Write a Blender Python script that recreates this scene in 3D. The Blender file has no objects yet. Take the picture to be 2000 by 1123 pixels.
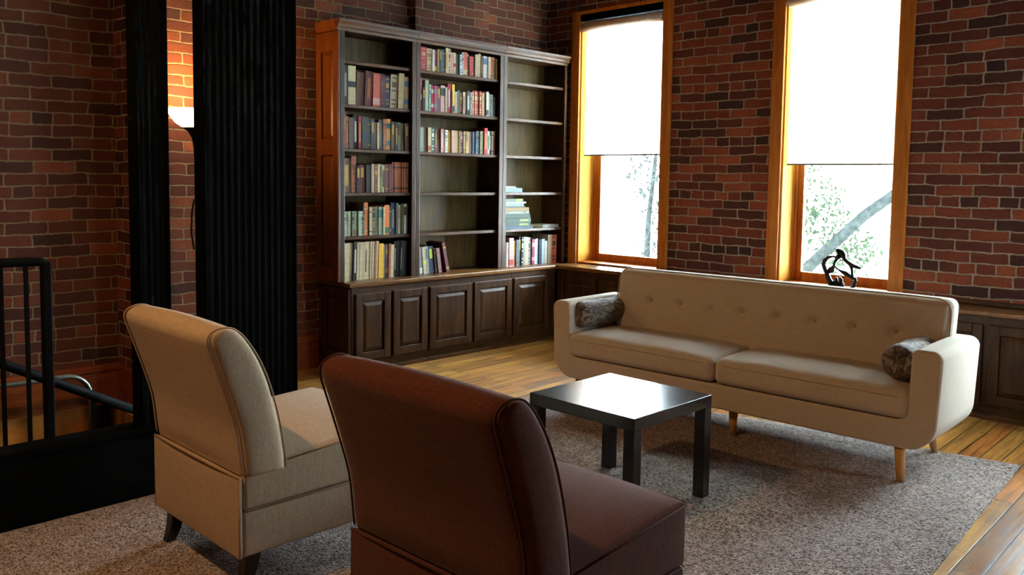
import bpy, bmesh, math, random
from mathutils import Vector, Matrix, Euler
random.seed(7)
PI = math.pi
scene = bpy.context.scene
C = scene.collection
def R(d): return math.radians(d)

# ---------------------------------------------------------------- camera
F, CY, H = 1665.8, 472.3, 1.347
yaw, pit, rol = R(44.6194602), R(4.22407026), R(0.80856701)
fw = Vector((-math.sin(yaw)*math.cos(pit), math.cos(yaw)*math.cos(pit), -math.sin(pit)))
r0 = Vector((math.cos(yaw), math.sin(yaw), 0)); u0 = r0.cross(fw)
rt = r0*math.cos(rol) + u0*math.sin(rol); up = -r0*math.sin(rol) + u0*math.cos(rol)
cam = bpy.data.cameras.new('camera'); camo = bpy.data.objects.new('camera', cam); C.objects.link(camo)
M = Matrix((rt, up, -fw)).transposed().to_4x4(); M.translation = (0, 0, H)
camo.matrix_world = M
cam.sensor_width = 22.3; cam.sensor_fit = 'HORIZONTAL'
cam.lens = F/2000*22.3
cam.shift_y = -(561.5-CY)/2000
cam.clip_start = .05; cam.clip_end = 200
scene.camera = camo

# ---------------------------------------------------------------- sky and exposure
SKY = 92.0
w = bpy.data.worlds.new('overcast_sky'); scene.world = w; w.use_nodes = True
nt = w.node_tree; bg = nt.nodes['Background']
tc = nt.nodes.new('ShaderNodeTexCoord'); sep = nt.nodes.new('ShaderNodeSeparateXYZ')
rmp = nt.nodes.new('ShaderNodeValToRGB')
nt.links.new(tc.outputs['Generated'], sep.inputs[0]); nt.links.new(sep.outputs[2], rmp.inputs[0])
rmp.color_ramp.elements[0].position = 0.0; rmp.color_ramp.elements[0].color = (.74, .86, .95, 1)
rmp.color_ramp.elements[1].position = .6; rmp.color_ramp.elements[1].color = (.68, .86, 1, 1)
nt.links.new(rmp.outputs[0], bg.inputs[0]); bg.inputs[1].default_value = SKY
scene.view_settings.view_transform = 'Standard'; scene.view_settings.look = 'None'
scene.view_settings.gamma = 1; scene.view_settings.use_curve_mapping = False
scene.view_settings.exposure = 0.0
scene.cycles.max_bounces = 10; scene.cycles.diffuse_bounces = 6; scene.cycles.transparent_max_bounces = 16
scene.cycles.sample_clamp_indirect = 30
scene.cycles.use_denoising = True
scene.cycles.caustics_reflective = False; scene.cycles.caustics_refractive = False

# warm ceiling lamp light behind the viewer (its fixture is built further down)
WARM_POS = (-2.50, .12, 2.72)
def light(name, typ, loc, energy, color, size=.05, rot=None, spot=None, parent=None):
    l = bpy.data.lights.new(name, typ); l.energy = energy; l.color = color
    if typ in ('POINT', 'SPOT'): l.shadow_soft_size = size
    if typ == 'AREA': l.shape = 'RECTANGLE'; l.size, l.size_y = size
    if typ == 'SPOT' and spot: l.spot_size = R(spot); l.spot_blend = .6
    o = bpy.data.objects.new(name, l); C.objects.link(o); o.location = loc
    if rot: o.rotation_euler = rot
    return o
light('ceiling_lamp_light', 'POINT', WARM_POS, 165, (1, .56, .25), .05)
light('ceiling_lamp_light', 'POINT', (.2, -1.6, 2.72), 12, (1, .55, .23), .05)
# sky portals in the window openings (they only guide the sky light in)
def portal(cx, cz, w_, h_, y=5.97, rot=(R(-90), 0, 0), loc=None):
    o = light('sky_portal', 'AREA', loc or (cx, y, cz), 1, (1, 1, 1), (w_, h_), rot)
    o.data.cycles.is_portal = True

# ---------------------------------------------------------------- node materials
def srgb(r, g, b):
    f = lambda c: ((c/255+.055)/1.055)**2.4 if c/255 > .04045 else c/255/12.92
    return (f(r), f(g), f(b), 1)
def hx(s): return srgb(int(s[0:2], 16), int(s[2:4], 16), int(s[4:6], 16))
def newmat(name):
    m = bpy.data.materials.new(name); m.use_nodes = True
    return m, m.node_tree.nodes, m.node_tree.links, m.node_tree.nodes['Principled BSDF']
def coord(N, L, scale=(1, 1, 1), rot=(0, 0, 0), src='Object'):
    t = N.new('ShaderNodeTexCoord'); mp = N.new('ShaderNodeMapping')
    mp.inputs['Scale'].default_value = scale; mp.inputs['Rotation'].default_value = rot
    L.new(t.outputs[src], mp.inputs[0]); return mp.outputs[0]
def ramp(N, L, fac, stops, interp='LINEAR'):
    r = N.new('ShaderNodeValToRGB'); r.color_ramp.interpolation = interp
    el = r.color_ramp.elements
    while len(el) < len(stops): el.new(.5)
    for e, (p, c) in zip(el, stops): e.position = p; e.color = c
    L.new(fac, r.inputs[0]); return r.outputs[0]
def noise(N, L, vec, scale, detail=4, rough=.55, dist=0):
    n = N.new('ShaderNodeTexNoise'); n.inputs['Scale'].default_value = scale
    n.inputs['Detail'].default_value = detail; n.inputs['Roughness'].default_value = rough
    n.inputs['Distortion'].default_value = dist
    L.new(vec, n.inputs['Vector']); return n
def bump(N, L, P, h, strength, dist=.01):
    b = N.new('ShaderNodeBump'); b.inputs['Strength'].default_value = strength; b.inputs['Distance'].default_value = dist
    L.new(h, b.inputs['Height']); L.new(b.outputs[0], P.inputs['Normal'])
def mixc(N, L, fac, a, b, mode='MIX'):
    m = N.new('ShaderNodeMix'); m.data_type = 'RGBA'; m.blend_type = mode
    for s, v in ((m.inputs[0], fac), (m.inputs[6], a), (m.inputs[7], b)):
        if hasattr(v, 'links') or hasattr(v, 'is_linked'): L.new(v, s)
        else: s.default_value = v
    return m.outputs[2]
def mth(N, L, op, a, b=None):
    m = N.new('ShaderNodeMath'); m.operation = op
    for s, v in ((m.inputs[0], a), (m.inputs[1], b)):
        if v is None: continue
        if hasattr(v, 'is_linked'): L.new(v, s)
        else: s.default_value = v
    return m.outputs[0]

def plain(name, col, rough=.5, metal=0, spec=.5, var=.12, bs=0, nscale=30):
    m, N, L, P = newmat(name)
    v = coord(N, L); n = noise(N, L, v, nscale)
    c2 = tuple(x*(1-var) for x in col[:3])+(1,); c1 = tuple(min(1, x*(1+var)) for x in col[:3])+(1,)
    L.new(ramp(N, L, n.outputs[0], [(.3, c2), (.7, c1)]), P.inputs['Base Color'])
    P.inputs['Roughness'].default_value = rough; P.inputs['Metallic'].default_value = metal
    P.inputs['Specular IOR Level'].default_value = spec
    if bs: bump(N, L, P, n.outputs[0], bs, .002)
    return m
def wood(name, dark, light_, axis='z', rough=.5, scale=1., coat=0, spec=.2, bs=.15):
    m, N, L, P = newmat(name)
    s = {'x': (1.2, 14, 14), 'y': (14, 1.2, 14), 'z': (14, 14, 1.2)}[axis]
    v = coord(N, L, tuple(k*scale for k in s))
    n = noise(N, L, v, 2.2, 8, .62, .8); n2 = noise(N, L, v, 11, 4, .6)
    mix = mth(N, L, 'ADD', mth(N, L, 'MULTIPLY', n.outputs[0], .75), mth(N, L, 'MULTIPLY', n2.outputs[0], .25))
    mid = tuple((a+b)/2 for a, b in zip(dark, light_))
    L.new(ramp(N, L, mix, [(.33, dark), (.5, mid), (.66, light_)]), P.inputs['Base Color'])
    P.inputs['Roughness'].default_value = rough; P.inputs['Coat Weight'].default_value = coat
    P.inputs['Coat Roughness'].default_value = .15; P.inputs['Specular IOR Level'].default_value = spec
    bump(N, L, P, mix, bs, .002)
    return m
def brick(name, axis, off=0):
    m, N, L, P = newmat(name)
    t = N.new('ShaderNodeTexCoord'); s = N.new('ShaderNodeSeparateXYZ'); c = N.new('ShaderNodeCombineXYZ')
    L.new(t.outputs['Object'], s.inputs[0])
    L.new(s.outputs[0 if axis == 'x' else 1], c.inputs[0]); L.new(s.outputs[2], c.inputs[1])
    c.inputs[2].default_value = off
    nd = noise(N, L, c.outputs[0], 9, 3, .6); nd2 = noise(N, L, c.outputs[0], 1.3, 2)
    sub = N.new('ShaderNodeVectorMath'); sub.operation = 'SUBTRACT'; sub.inputs[1].default_value = (.5, .5, .5)
    L.new(nd.outputs[1], sub.inputs[0])
    scl = N.new('ShaderNodeVectorMath'); scl.operation = 'SCALE'; scl.inputs['Scale'].default_value = .024
    L.new(sub.outputs[0], scl.inputs[0])
    sub2 = N.new('ShaderNodeVectorMath'); sub2.operation = 'SUBTRACT'; sub2.inputs[1].default_value = (.5, .5, .5)
    L.new(nd2.outputs[1], sub2.inputs[0])
    scl2 = N.new('ShaderNodeVectorMath'); scl2.operation = 'SCALE'; scl2.inputs['Scale'].default_value = .04
    L.new(sub2.outputs[0], scl2.inputs[0])
    ad = N.new('ShaderNodeVectorMath'); ad.operation = 'ADD'; L.new(c.outputs[0], ad.inputs[0]); L.new(scl.outputs[0], ad.inputs[1])
    ad2 = N.new('ShaderNodeVectorMath'); ad2.operation = 'ADD'; L.new(ad.outputs[0], ad2.inputs[0]); L.new(scl2.outputs[0], ad2.inputs[1])
    sx_ = N.new('ShaderNodeSeparateXYZ'); L.new(ad2.outputs[0], sx_.inputs[0])
    X, Y = sx_.outputs[0], sx_.outputs[1]; RH = .0672
    ry = mth(N, L, 'DIVIDE', Y, RH); r_ = mth(N, L, 'FLOOR', ry); fy = mth(N, L, 'FRACT', ry)
    hd = mth(N, L, 'LESS_THAN', mth(N, L, 'MODULO', mth(N, L, 'ADD', r_, 600), 6), .5)
    bw = mth(N, L, 'SUBTRACT', .214, mth(N, L, 'MULTIPLY', hd, .107))
    w1 = N.new('ShaderNodeTexWhiteNoise'); w1.noise_dimensions = '1D'; L.new(r_, w1.inputs['W'])
    off_ = mth(N, L, 'ADD', mth(N, L, 'MULTIPLY', mth(N, L, 'MODULO', mth(N, L, 'ADD', r_, 600), 2), .5), mth(N, L, 'MULTIPLY', w1.outputs[0], .22))
    cx = mth(N, L, 'ADD', mth(N, L, 'DIVIDE', X, bw), mth(N, L, 'ADD', off_, 200)); c_ = mth(N, L, 'FLOOR', cx); fx = mth(N, L, 'FRACT', cx)
    cc = N.new('ShaderNodeCombineXYZ'); L.new(c_, cc.inputs[0]); L.new(r_, cc.inputs[1])
    wn = N.new('ShaderNodeTexWhiteNoise'); wn.noise_dimensions = '2D'; L.new(cc.outputs[0], wn.inputs['Vector'])
    half = lambda f: mth(N, L, 'SUBTRACT', .5, mth(N, L, 'ABSOLUTE', mth(N, L, 'SUBTRACT', f, .5)))
    dx = mth(N, L, 'MULTIPLY', half(fx), bw); dy = mth(N, L, 'MULTIPLY', half(fy), RH)
    dsm = N.new('ShaderNodeMath'); dsm.operation = 'SMOOTH_MIN'; L.new(dx, dsm.inputs[0]); L.new(dy, dsm.inputs[1]); dsm.inputs[2].default_value = .012
    rag = noise(N, L, c.outputs[0], 48, 3, .6)
    d = mth(N, L, 'ADD', dsm.outputs[0], mth(N, L, 'MULTIPLY', mth(N, L, 'SUBTRACT', rag.outputs[0], .5), .007))
    mr = N.new('ShaderNodeMapRange'); mr.inputs[1].default_value = .0030; mr.inputs[2].default_value = .0062; L.new(d, mr.inputs[0])
    bmask = mr.outputs[0]
    tone = ramp(N, L, wn.outputs['Value'], [(0, hx('352624')), (.16, hx('4f2d28')), (.34, hx('643329')), (.55, hx('7d3d2b')), (.8, hx('944a33')), (1, hx('a65a3a'))] if axis == 'x' else [(0, hx('30201a')), (.08, hx('45261c')), (.3, hx('582d1f')), (.7, hx('673521')), (.93, hx('773f26')), (1, hx('8d4d2d'))])  # 'y' tones darkened, putting the left wall's dimmer light into the brick colour
    big = noise(N, L, c.outputs[0], 2.2, 3, .6)
    fine = noise(N, L, c.outputs[0], 55, 5, .65)
    t2 = mixc(N, L, ramp(N, L, big.outputs[0], [(.35, (0, 0, 0, 1)), (.75, (.55, .55, .55, 1))]), tone, hx('4a2820'))
    t3 = mixc(N, L, ramp(N, L, fine.outputs[0], [(.35, (0, 0, 0, 1)), (.8, (.5, .5, .5, 1))]), t2, hx('3d2724'))
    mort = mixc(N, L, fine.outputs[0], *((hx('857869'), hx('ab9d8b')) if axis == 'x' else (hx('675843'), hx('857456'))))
    L.new(mixc(N, L, bmask, mort, t3), P.inputs['Base Color'])
    P.inputs['Roughness'].default_value = .85; P.inputs['Specular IOR Level'].default_value = .25
    hgt = mth(N, L, 'ADD', mth(N, L, 'MULTIPLY', bmask, .8), mth(N, L, 'MULTIPLY', fine.outputs[0], .35))
    bump(N, L, P, hgt, .8, .008)
    return m
def planks(name):
    m, N, L, P = newmat(name)
    v = coord(N, L, rot=(0, 0, R(90-1.8)))
    b = N.new('ShaderNodeTexBrick'); b.inputs['Scale'].default_value = 1
    b.inputs['Brick Width'].default_value = 1.35; b.inputs['Row Height'].default_value = .092
    b.inputs['Mortar Size'].default_value = .0032; b.inputs['Mortar Smooth'].default_value = .15; b.offset = .37; b.offset_frequency = 3
    b.inputs['Color1'].default_value = (0, 0, 0, 1); b.inputs['Color2'].default_value = (1, 1, 1, 1)
    b.inputs['Mortar'].default_value = (.5, .5, .5, 1); L.new(v, b.inputs['Vector'])
    # grain follows the boards, shifted from board to board
    mp = N.new('ShaderNodeMapping'); mp.inputs['Scale'].default_value = (1.3, 22, 1); L.new(v, mp.inputs[0])
    ad = N.new('ShaderNodeVectorMath'); ad.operation = 'ADD'; sc = N.new('ShaderNodeVectorMath'); sc.operation = 'SCALE'; sc.inputs['Scale'].default_value = 9
    L.new(b.outputs[0], sc.inputs[0]); L.new(mp.outputs[0], ad.inputs[0]); L.new(sc.outputs[0], ad.inputs[1])
    g = noise(N, L, ad.outputs[0], 1.7, 8, .62, .6); st = noise(N, L, v, 3.0, 4, .6)
    tone = ramp(N, L, b.outputs[0], [(0, hx('8f5f2e')), (.35, hx('b27c38')), (.7, hx('cd9a4a')), (1, hx('bb7434'))])
    gr = ramp(N, L, g.outputs[0], [(.34, (.26, .18, .13, 1)), (.48, (.72, .66, .6, 1)), (.66, (1.05, 1.03, 1, 1))])
    c = mixc(N, L, 1.0, tone, gr, 'MULTIPLY')
    c = mixc(N, L, ramp(N, L, st.outputs[0], [(.5, (0, 0, 0, 1)), (.75, (.6, .6, .6, 1))]), c, hx('5a3a28'))
    c = mixc(N, L, b.outputs[1], c, hx('1c120c'))
    L.new(c, P.inputs['Base Color'])
    L.new(ramp(N, L, g.outputs[0], [(.3, (.42,)*3+(1,)), (.7, (.25,)*3+(1,))]), P.inputs['Roughness'])
    hgt = mth(N, L, 'ADD', mth(N, L, 'MULTIPLY', b.outputs[1], -1.0), mth(N, L, 'MULTIPLY', g.outputs[0], .3))
    wv = noise(N, L, v, 7, 2); hgt = mth(N, L, 'ADD', hgt, mth(N, L, 'MULTIPLY', wv.outputs[0], .35))
    bump(N, L, P, hgt, .35, .004)
    return m
def fabric(name, c1, c2, weave=420, bs=.6, sheen=.08, rough=.95):
    m, N, L, P = newmat(name)
    v = coord(N, L)
    mpa = N.new('ShaderNodeMapping'); mpa.inputs['Scale'].default_value = (weave*2.4, weave*.3, weave*.3); L.new(v, mpa.inputs[0])
    mpb = N.new('ShaderNodeMapping'); mpb.inputs['Scale'].default_value = (weave*.3, weave*.3, weave*2.4); L.new(v, mpb.inputs[0])
    a = noise(N, L, mpa.outputs[0], 1, 2); b = noise(N, L, mpb.outputs[0], 1, 2)
    # slubby threads: long thin streaks up the cloth and across it
    mpc = N.new('ShaderNodeMapping'); mpc.inputs['Scale'].default_value = (weave*.55, weave*.55, weave*.035); L.new(v, mpc.inputs[0])
    mpd = N.new('ShaderNodeMapping'); mpd.inputs['Scale'].default_value = (weave*.035, weave*.55, weave*.55); L.new(v, mpd.inputs[0])
    c3 = noise(N, L, mpc.outputs[0], 1, 3, .6); d3 = noise(N, L, mpd.outputs[0], 1, 3, .6)
    f = mth(N, L, 'MULTIPLY', mth(N, L, 'ADD', mth(N, L, 'ADD', a.outputs[0], b.outputs[0]), mth(N, L, 'ADD', c3.outputs[0], d3.outputs[0])), .25)
    L.new(ramp(N, L, f, [(.38, c1), (.62, c2)]), P.inputs['Base Color'])
    P.inputs['Roughness'].default_value = rough; P.inputs['Sheen Weight'].default_value = sheen; P.inputs['Sheen Roughness'].default_value = .6
    P.inputs['Specular IOR Level'].default_value = .04
    bump(N, L, P, f, bs, .0015)
    return m
def rugmat(name):
    m, N, L, P = newmat(name)
    v = coord(N, L)
    vo = N.new('ShaderNodeTexVoronoi'); vo.inputs['Scale'].default_value = 165; L.new(v, vo.inputs['Vector'])
    sep = N.new('ShaderNodeSeparateColor'); L.new(vo.outputs['Color'], sep.inputs[0])
    c = ramp(N, L, sep.outputs[0], [(0, hx('4f4542')), (.22, hx('7d6d66')), (.45, hx('a39086')), (.65, hx('b8a298')), (.82, hx('9a9a98')), (1, hx('cfc0b6'))])
    big = noise(N, L, v, 26, 3)
    c = mixc(N, L, 1, c, ramp(N, L, big.outputs[0], [(.3, (.8, .8, .8, 1)), (.7, (1.08, 1.06, 1.04, 1))]), 'MULTIPLY')
    L.new(c, P.inputs['Base Color']); P.inputs['Roughness'].default_value = .97; P.inputs['Specular IOR Level'].default_value = .1
    bump(N, L, P, mth(N, L, 'SUBTRACT', 1, vo.outputs['Distance']), .9, .006)
    return m
def furmat(name):
    m, N, L, P = newmat(name)
    v = coord(N, L)
    mp = N.new('ShaderNodeMapping'); mp.inputs['Scale'].default_value = (1, 1.9, 1); L.new(v, mp.inputs[0])
    mp.inputs['Scale'].default_value = (1, .42, 1)
    wv = noise(N, L, mp.outputs[0], 34, 3, .6, 1.2)
    hair = noise(N, L, coord(N, L, (380, 60, 380)), 1, 2)
    c = ramp(N, L, wv.outputs[0], [(.36, hx('362a23')), (.48, hx('5e4d40')), (.56, hx('8f7e6c')), (.68, hx('bfb09b'))])
    c = mixc(N, L, 1, c, ramp(N, L, hair.outputs[0], [(.3, (.5, .5, .5, 1)), (.7, (1.15, 1.15, 1.15, 1))]), 'MULTIPLY')
    L.new(c, P.inputs['Base Color']); P.inputs['Roughness'].default_value = .85; P.inputs['Sheen Weight'].default_value = .3
    bump(N, L, P, mth(N, L, 'ADD', hair.outputs[0], wv.outputs[0]), .9, .006)
    return m
def blindmat(name):
    m, N, L, P = newmat(name)
    N.remove(P); out = N['Material Output']
    v = coord(N, L, (900, 900, 900)); n = noise(N, L, v, 1, 1)
    col = ramp(N, L, n.outputs[0], [(.3, (.93, .93, .9, 1)), (.7, (.97, .97, .94, 1))])
    d = N.new('ShaderNodeBsdfDiffuse'); t = N.new('ShaderNodeBsdfTranslucent'); mx = N.new('ShaderNodeMixShader')
    L.new(col, d.inputs[0]); L.new(col, t.inputs[0]); mx.inputs[0].default_value = .86
    L.new(d.outputs[0], mx.inputs[1]); L.new(t.outputs[0], mx.inputs[2]); L.new(mx.outputs[0], out.inputs[0])
    return m
def glassmat(name):
    m, N, L, P = newmat(name)
    N.remove(P); out = N['Material Output']
    tr = N.new('ShaderNodeBsdfTransparent'); gl = N.new('ShaderNodeBsdfGlossy'); gl.inputs['Roughness'].default_value = .02
    fr = N.new('ShaderNodeFresnel'); fr.inputs[0].default_value = 1.45; mx = N.new('ShaderNodeMixShader')
    tr.inputs[0].default_value = (.96, .98, .97, 1)
    L.new(fr.outputs[0], mx.inputs[0]); L.new(tr.outputs[0], mx.inputs[1]); L.new(gl.outputs[0], mx.inputs[2]); L.new(mx.outputs[0], out.inputs[0])
    return m
def emit(name, col, s):
    m, N, L, P = newmat(name)
    P.inputs['Base Color'].default_value = (.9, .88, .8, 1)
    P.inputs['Emission Color'].default_value = col; P.inputs['Emission Strength'].default_value = s
    P.inputs['Roughness'].default_value = .4
    return m
def leafmat(name, a, b):
    m, N, L, P = newmat(name)
    n = noise(N, L, coord(N, L), 2.5, 3)
    L.new(ramp(N, L, n.outputs[0], [(.3, a), (.7, b)]), P.inputs['Base Color']); P.inputs['Roughness'].default_value = 1; P.inputs['Specular IOR Level'].default_value = 0
    return m

MT = {}
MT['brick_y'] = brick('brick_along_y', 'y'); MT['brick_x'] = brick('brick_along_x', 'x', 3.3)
MT['floor'] = planks('old_floorboards')
MT['ceiling'] = plain('ceiling_boards', hx('2a211a'), .8)
MT['walnut'] = wood('dark_oak', hx('1f1107'), hx('4b2d14'), 'z', .38)
MT['oak_back'] = wood('bookcase_back_oak', hx('33280f'), hx('665024'), 'z', .5)
MT['walnut_y'] = wood('dark_oak_along', hx('261407'), hx('563417'), 'y', .36)
MT['walnut_x'] = wood('dark_oak_across', hx('261407'), hx('563417'), 'x', .36)
MT['counter'] = wood('counter_oak', hx('4a2c12'), hx('7d5226'), 'y', .30, coat=.3)
MT['counter_x'] = wood('counter_oak_across', hx('5a3a1e'), hx('8f6233'), 'x', .30, coat=.3)
MT['pine'] = wood('window_pine', hx('934e17'), hx('c97c2e'), 'z', .42, .6)
MT['pine_x'] = wood('window_pine_across', hx('934e17'), hx('c97c2e'), 'x', .42, .6)
MT['jamb_pine'] = wood('pale_jamb_pine', hx('c07e2a'), hx('eaa842'), 'z', .6, .6, spec=.05)
MT['base_pine'] = wood('baseboard_pine', hx('5e2c10'), hx('8d4a1e'), 'y', .45, .6)
MT['endpanel'] = wood('end_panel_oak', hx('40200c'), hx('6c3814'), 'z', .35, .8)
MT['black'] = plain('black_paint', hx('040504'), .85, spec=.04, var=.2)
MT['black_metal'] = plain('black_metal', hx('080909'), .7, .0, spec=.1)
MT['steel'] = plain('worn_steel_pipe', hx('8f8d86'), .35, .8)
MT['well'] = plain('dark_stair_paint', hx('17130f'), .7)
MT['lacquer'] = plain('black_brown_lacquer', hx('12100f'), .2, spec=.5, var=.05)
MT['linen'] = fabric('beige_linen', hx('9c8871'), hx('c0ab90'))
MT['linen_pipe'] = fabric('beige_piping', hx('8b7660'), hx('ab9376'))
MT['brown'] = fabric('brown_linen', hx('42231a'), hx('64382a'))
MT['brown_pipe'] = fabric('brown_piping', hx('38201a'), hx('573228'))
MT['sofa'] = fabric('sofa_cloth', hx('ab9f90'), hx('c9bdac'), 520, .25)
MT['sofa_pipe'] = fabric('sofa_welt', hx('8f7d69'), hx('a9967e'), 520)
MT['legwood'] = wood('leg_beech', hx('b08048'), hx('d6a868'), 'z', .35, 1.5)
MT['rug'] = rugmat('speckled_pile')
MT['rugedge'] = fabric('rug_binding', hx('4b4541'), hx('746a62'), 200)
MT['fur'] = furmat('striped_fur')
MT['blind'] = blindmat('blind_fabric')
MT['bar'] = plain('blind_bar', hx('6b6861'), .5)
MT['roller'] = plain('blind_roller', hx('b8a494'), .6)
MT['glass'] = glassmat('window_glass')
MT['bowl'] = emit('lit_opal_glass', (1, .72, .38, 1), 9)
MT['bulb'] = emit('lit_bulb', (1, .66, .33, 1), 12)
MT['bronze'] = plain('dark_bronze', hx('14160f'), .35, .6, var=.3, bs=.4)
MT['pages'] = plain('paper_edges', hx('cfc3a6'), .9, var=.1, nscale=300)
MT['bark'] = plain('grey_bark', (.0095, .0108, .0100, 1), 1, spec=0, var=.4, nscale=12)
MT['leaf'] = leafmat('pale_leaves', (.0100, .0150, .0078, 1), (.0130, .0175, .0105, 1))
MT['leaf2'] = leafmat('grey_green_leaves', (.0120, .0148, .0130, 1), (.0140, .0165, .0150, 1))
MT['outer'] = plain('pale_roof_gravel', hx('e6e6e0'), .9)

# ---------------------------------------------------------------- mesh helpers
def NB(): return bmesh.new()
def mx4(loc=(0, 0, 0), rot=(0, 0, 0), scl=(1, 1, 1)):
    return Matrix.LocRotScale(Vector(loc), Euler(rot), Vector(scl))
def box(bm, x0, x1, y0, y1, z0, z1, mi=0, m=None):
    v = [bm.verts.new((x, y, z)) for x in (x0, x1) for y in (y0, y1) for z in (z0, z1)]
    fs = []
    for q in ((0, 1, 3, 2), (4, 6, 7, 5), (0, 4, 5, 1), (2, 3, 7, 6), (0, 2, 6, 4), (1, 5, 7, 3)):
        f = bm.faces.new([v[i] for i in q]); f.material_index = mi; fs.append(f)
    if m is not None:
        for k in v: k.co = m @ k.co
    return v
def prism(bm, poly, a0, a1, axis='x', mi=0):
    """poly: 2-D points; extruded along axis from a0 to a1."""
    def P(p, a):
        return {'x': (a, p[0], p[1]), 'y': (p[0], a, p[1]), 'z': (p[0], p[1], a)}[axis]
    A = [bm.verts.new(P(p, a0)) for p in poly]; B = [bm.verts.new(P(p, a1)) for p in poly]
    n = len(poly)
    bm.faces.new(A).material_index = mi; bm.faces.new(B[::-1]).material_index = mi
    for i in range(n):
        bm.faces.new((A[i], B[i], B[(i+1) % n], A[(i+1) % n])).material_index = mi
    return A+B
def tube(bm, pts, rad, seg=8, closed=False, mi=0):
    pts = [Vector(p) for p in pts]; n = len(pts)
    rads = rad if isinstance(rad, (list, tuple)) else [rad]*n
    rings = []; prev = None
    for i, p in enumerate(pts):
        a = pts[(i-1) % n] if (closed or i > 0) else p; b = pts[(i+1) % n] if (closed or i < n-1) else p
        t = (b-a); t = t.normalized() if t.length > 1e-9 else Vector((0, 0, 1))
        if prev is None:
            ref = Vector((0, 0, 1)) if abs(t.z) < .9 else Vector((1, 0, 0)); u = t.cross(ref).normalized()
        else:
            u = (prev - t*prev.dot(t)); u = u.normalized() if u.length > 1e-6 else t.orthogonal().normalized()
        prev = u; v = t.cross(u)
        rings.append([bm.verts.new(p+(u*math.cos(k*2*PI/seg)+v*math.sin(k*2*PI/seg))*rads[i]) for k in range(seg)])
    rng = range(n) if closed else range(n-1)
    for i in rng:
        A, B = rings[i], rings[(i+1) % n]
        for k in range(seg):
            f = bm.faces.new((A[k], A[(k+1) % seg], B[(k+1) % seg], B[k])); f.material_index = mi; f.smooth = True
    if not closed:
        bm.faces.new(rings[0][::-1]).material_index = mi; bm.faces.new(rings[-1]).material_index = mi
def lathe(bm, prof, seg=32, c=(0, 0, 0), mi=0):
    rings = []
    for r, z in prof:
        if r < 1e-5: rings.append([bm.verts.new((c[0], c[1], c[2]+z))])
        else: rings.append([bm.verts.new((c[0]+r*math.cos(k*2*PI/seg), c[1]+r*math.sin(k*2*PI/seg), c[2]+z)) for k in range(seg)])
    for A, B in zip(rings, rings[1:]):
        for k in range(seg):
            if len(A) == 1 and len(B) == 1: continue
            if len(A) == 1: f = bm.faces.new((A[0], B[k], B[(k+1) % seg]))
            elif len(B) == 1: f = bm.faces.new((A[k], B[0], A[(k+1) % seg]))
            else: f = bm.faces.new((A[k], B[k], B[(k+1) % seg], A[(k+1) % seg]))
            f.smooth = True; f.material_index = mi
def rbox(bm, x0, x1, y0, y1, z0, z1, r, n=(8, 8, 4), bulge=(0, 0, 0, 0, 0, 0), fn=None, m=None):
    """rounded, crowned block; bulge = -x,+x,-y,+y,-z,+z outward swell"""
    lo, hi = (x0, y0, z0), (x1, y1, z1)
    ax = []
    for i in range(3):
        L_, H_ = lo[i], hi[i]; rr = min(r, (H_-L_)/2*.999)
        e = [0, .12, .3, .55, .8, 1]
        a = [L_+rr*t for t in e]; b = [H_-rr*t for t in e][::-1]
        mid = [a[-1]+(b[0]-a[-1])*k/n[i] for k in range(1, n[i])]
        ax.append(a+mid+b)
    V = {}
    def vert(i, j, k):
        key = (i, j, k)
        if key in V: return V[key]
        p = Vector((ax[0][i], ax[1][j], ax[2][k])); c = Vector(p)
        for a in range(3):
            rr = min(r, (hi[a]-lo[a])/2*.999); c[a] = max(lo[a]+rr, min(hi[a]-rr, p[a]))
        d = p-c
        if d.length > 1e-9: p = c + d.normalized()*min(r, max(abs(t) for t in d) if False else r)
        q = [(p[a]-(lo[a]+hi[a])/2)/((hi[a]-lo[a])/2) for a in range(3)]
        f = lambda t: max(0, 1-t*t)
        o = Vector(p)
        for a in range(3):
            b, c2 = (a+1) % 3, (a+2) % 3
            wgt = (f(q[b])**.6)*(f(q[c2])**.6)
            if q[a] > 0: o[a] += bulge[2*a+1]*wgt*q[a]
            else: o[a] += bulge[2*a]*wgt*q[a]
        if fn: o = fn(o)
        if m is not None: o = m @ o
        V[key] = bm.verts.new(o); return V[key]
    nx, ny, nz = len(ax[0])-1, len(ax[1])-1, len(ax[2])-1
    def quad(a, b, c, d):
        f = bm.faces.new((a, b, c, d)); f.smooth = True
    for i in range(nx):
        for j in range(ny):
            quad(vert(i, j, 0), vert(i, j+1, 0), vert(i+1, j+1, 0), vert(i+1, j, 0))
            quad(vert(i, j, nz), vert(i+1, j, nz), vert(i+1, j+1, nz), vert(i, j+1, nz))
    for i in range(nx):
        for k in range(nz):
            quad(vert(i, 0, k), vert(i+1, 0, k), vert(i+1, 0, k+1), vert(i, 0, k+1))
            quad(vert(i, ny, k), vert(i, ny, k+1), vert(i+1, ny, k+1), vert(i+1, ny, k))
    for j in range(ny):
        for k in range(nz):
            quad(vert(0, j, k), vert(0, j, k+1), vert(0, j+1, k+1), vert(0, j+1, k))
            quad(vert(nx, j, k), vert(nx, j+1, k), vert(nx, j+1, k+1), vert(nx, j, k+1))
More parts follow.
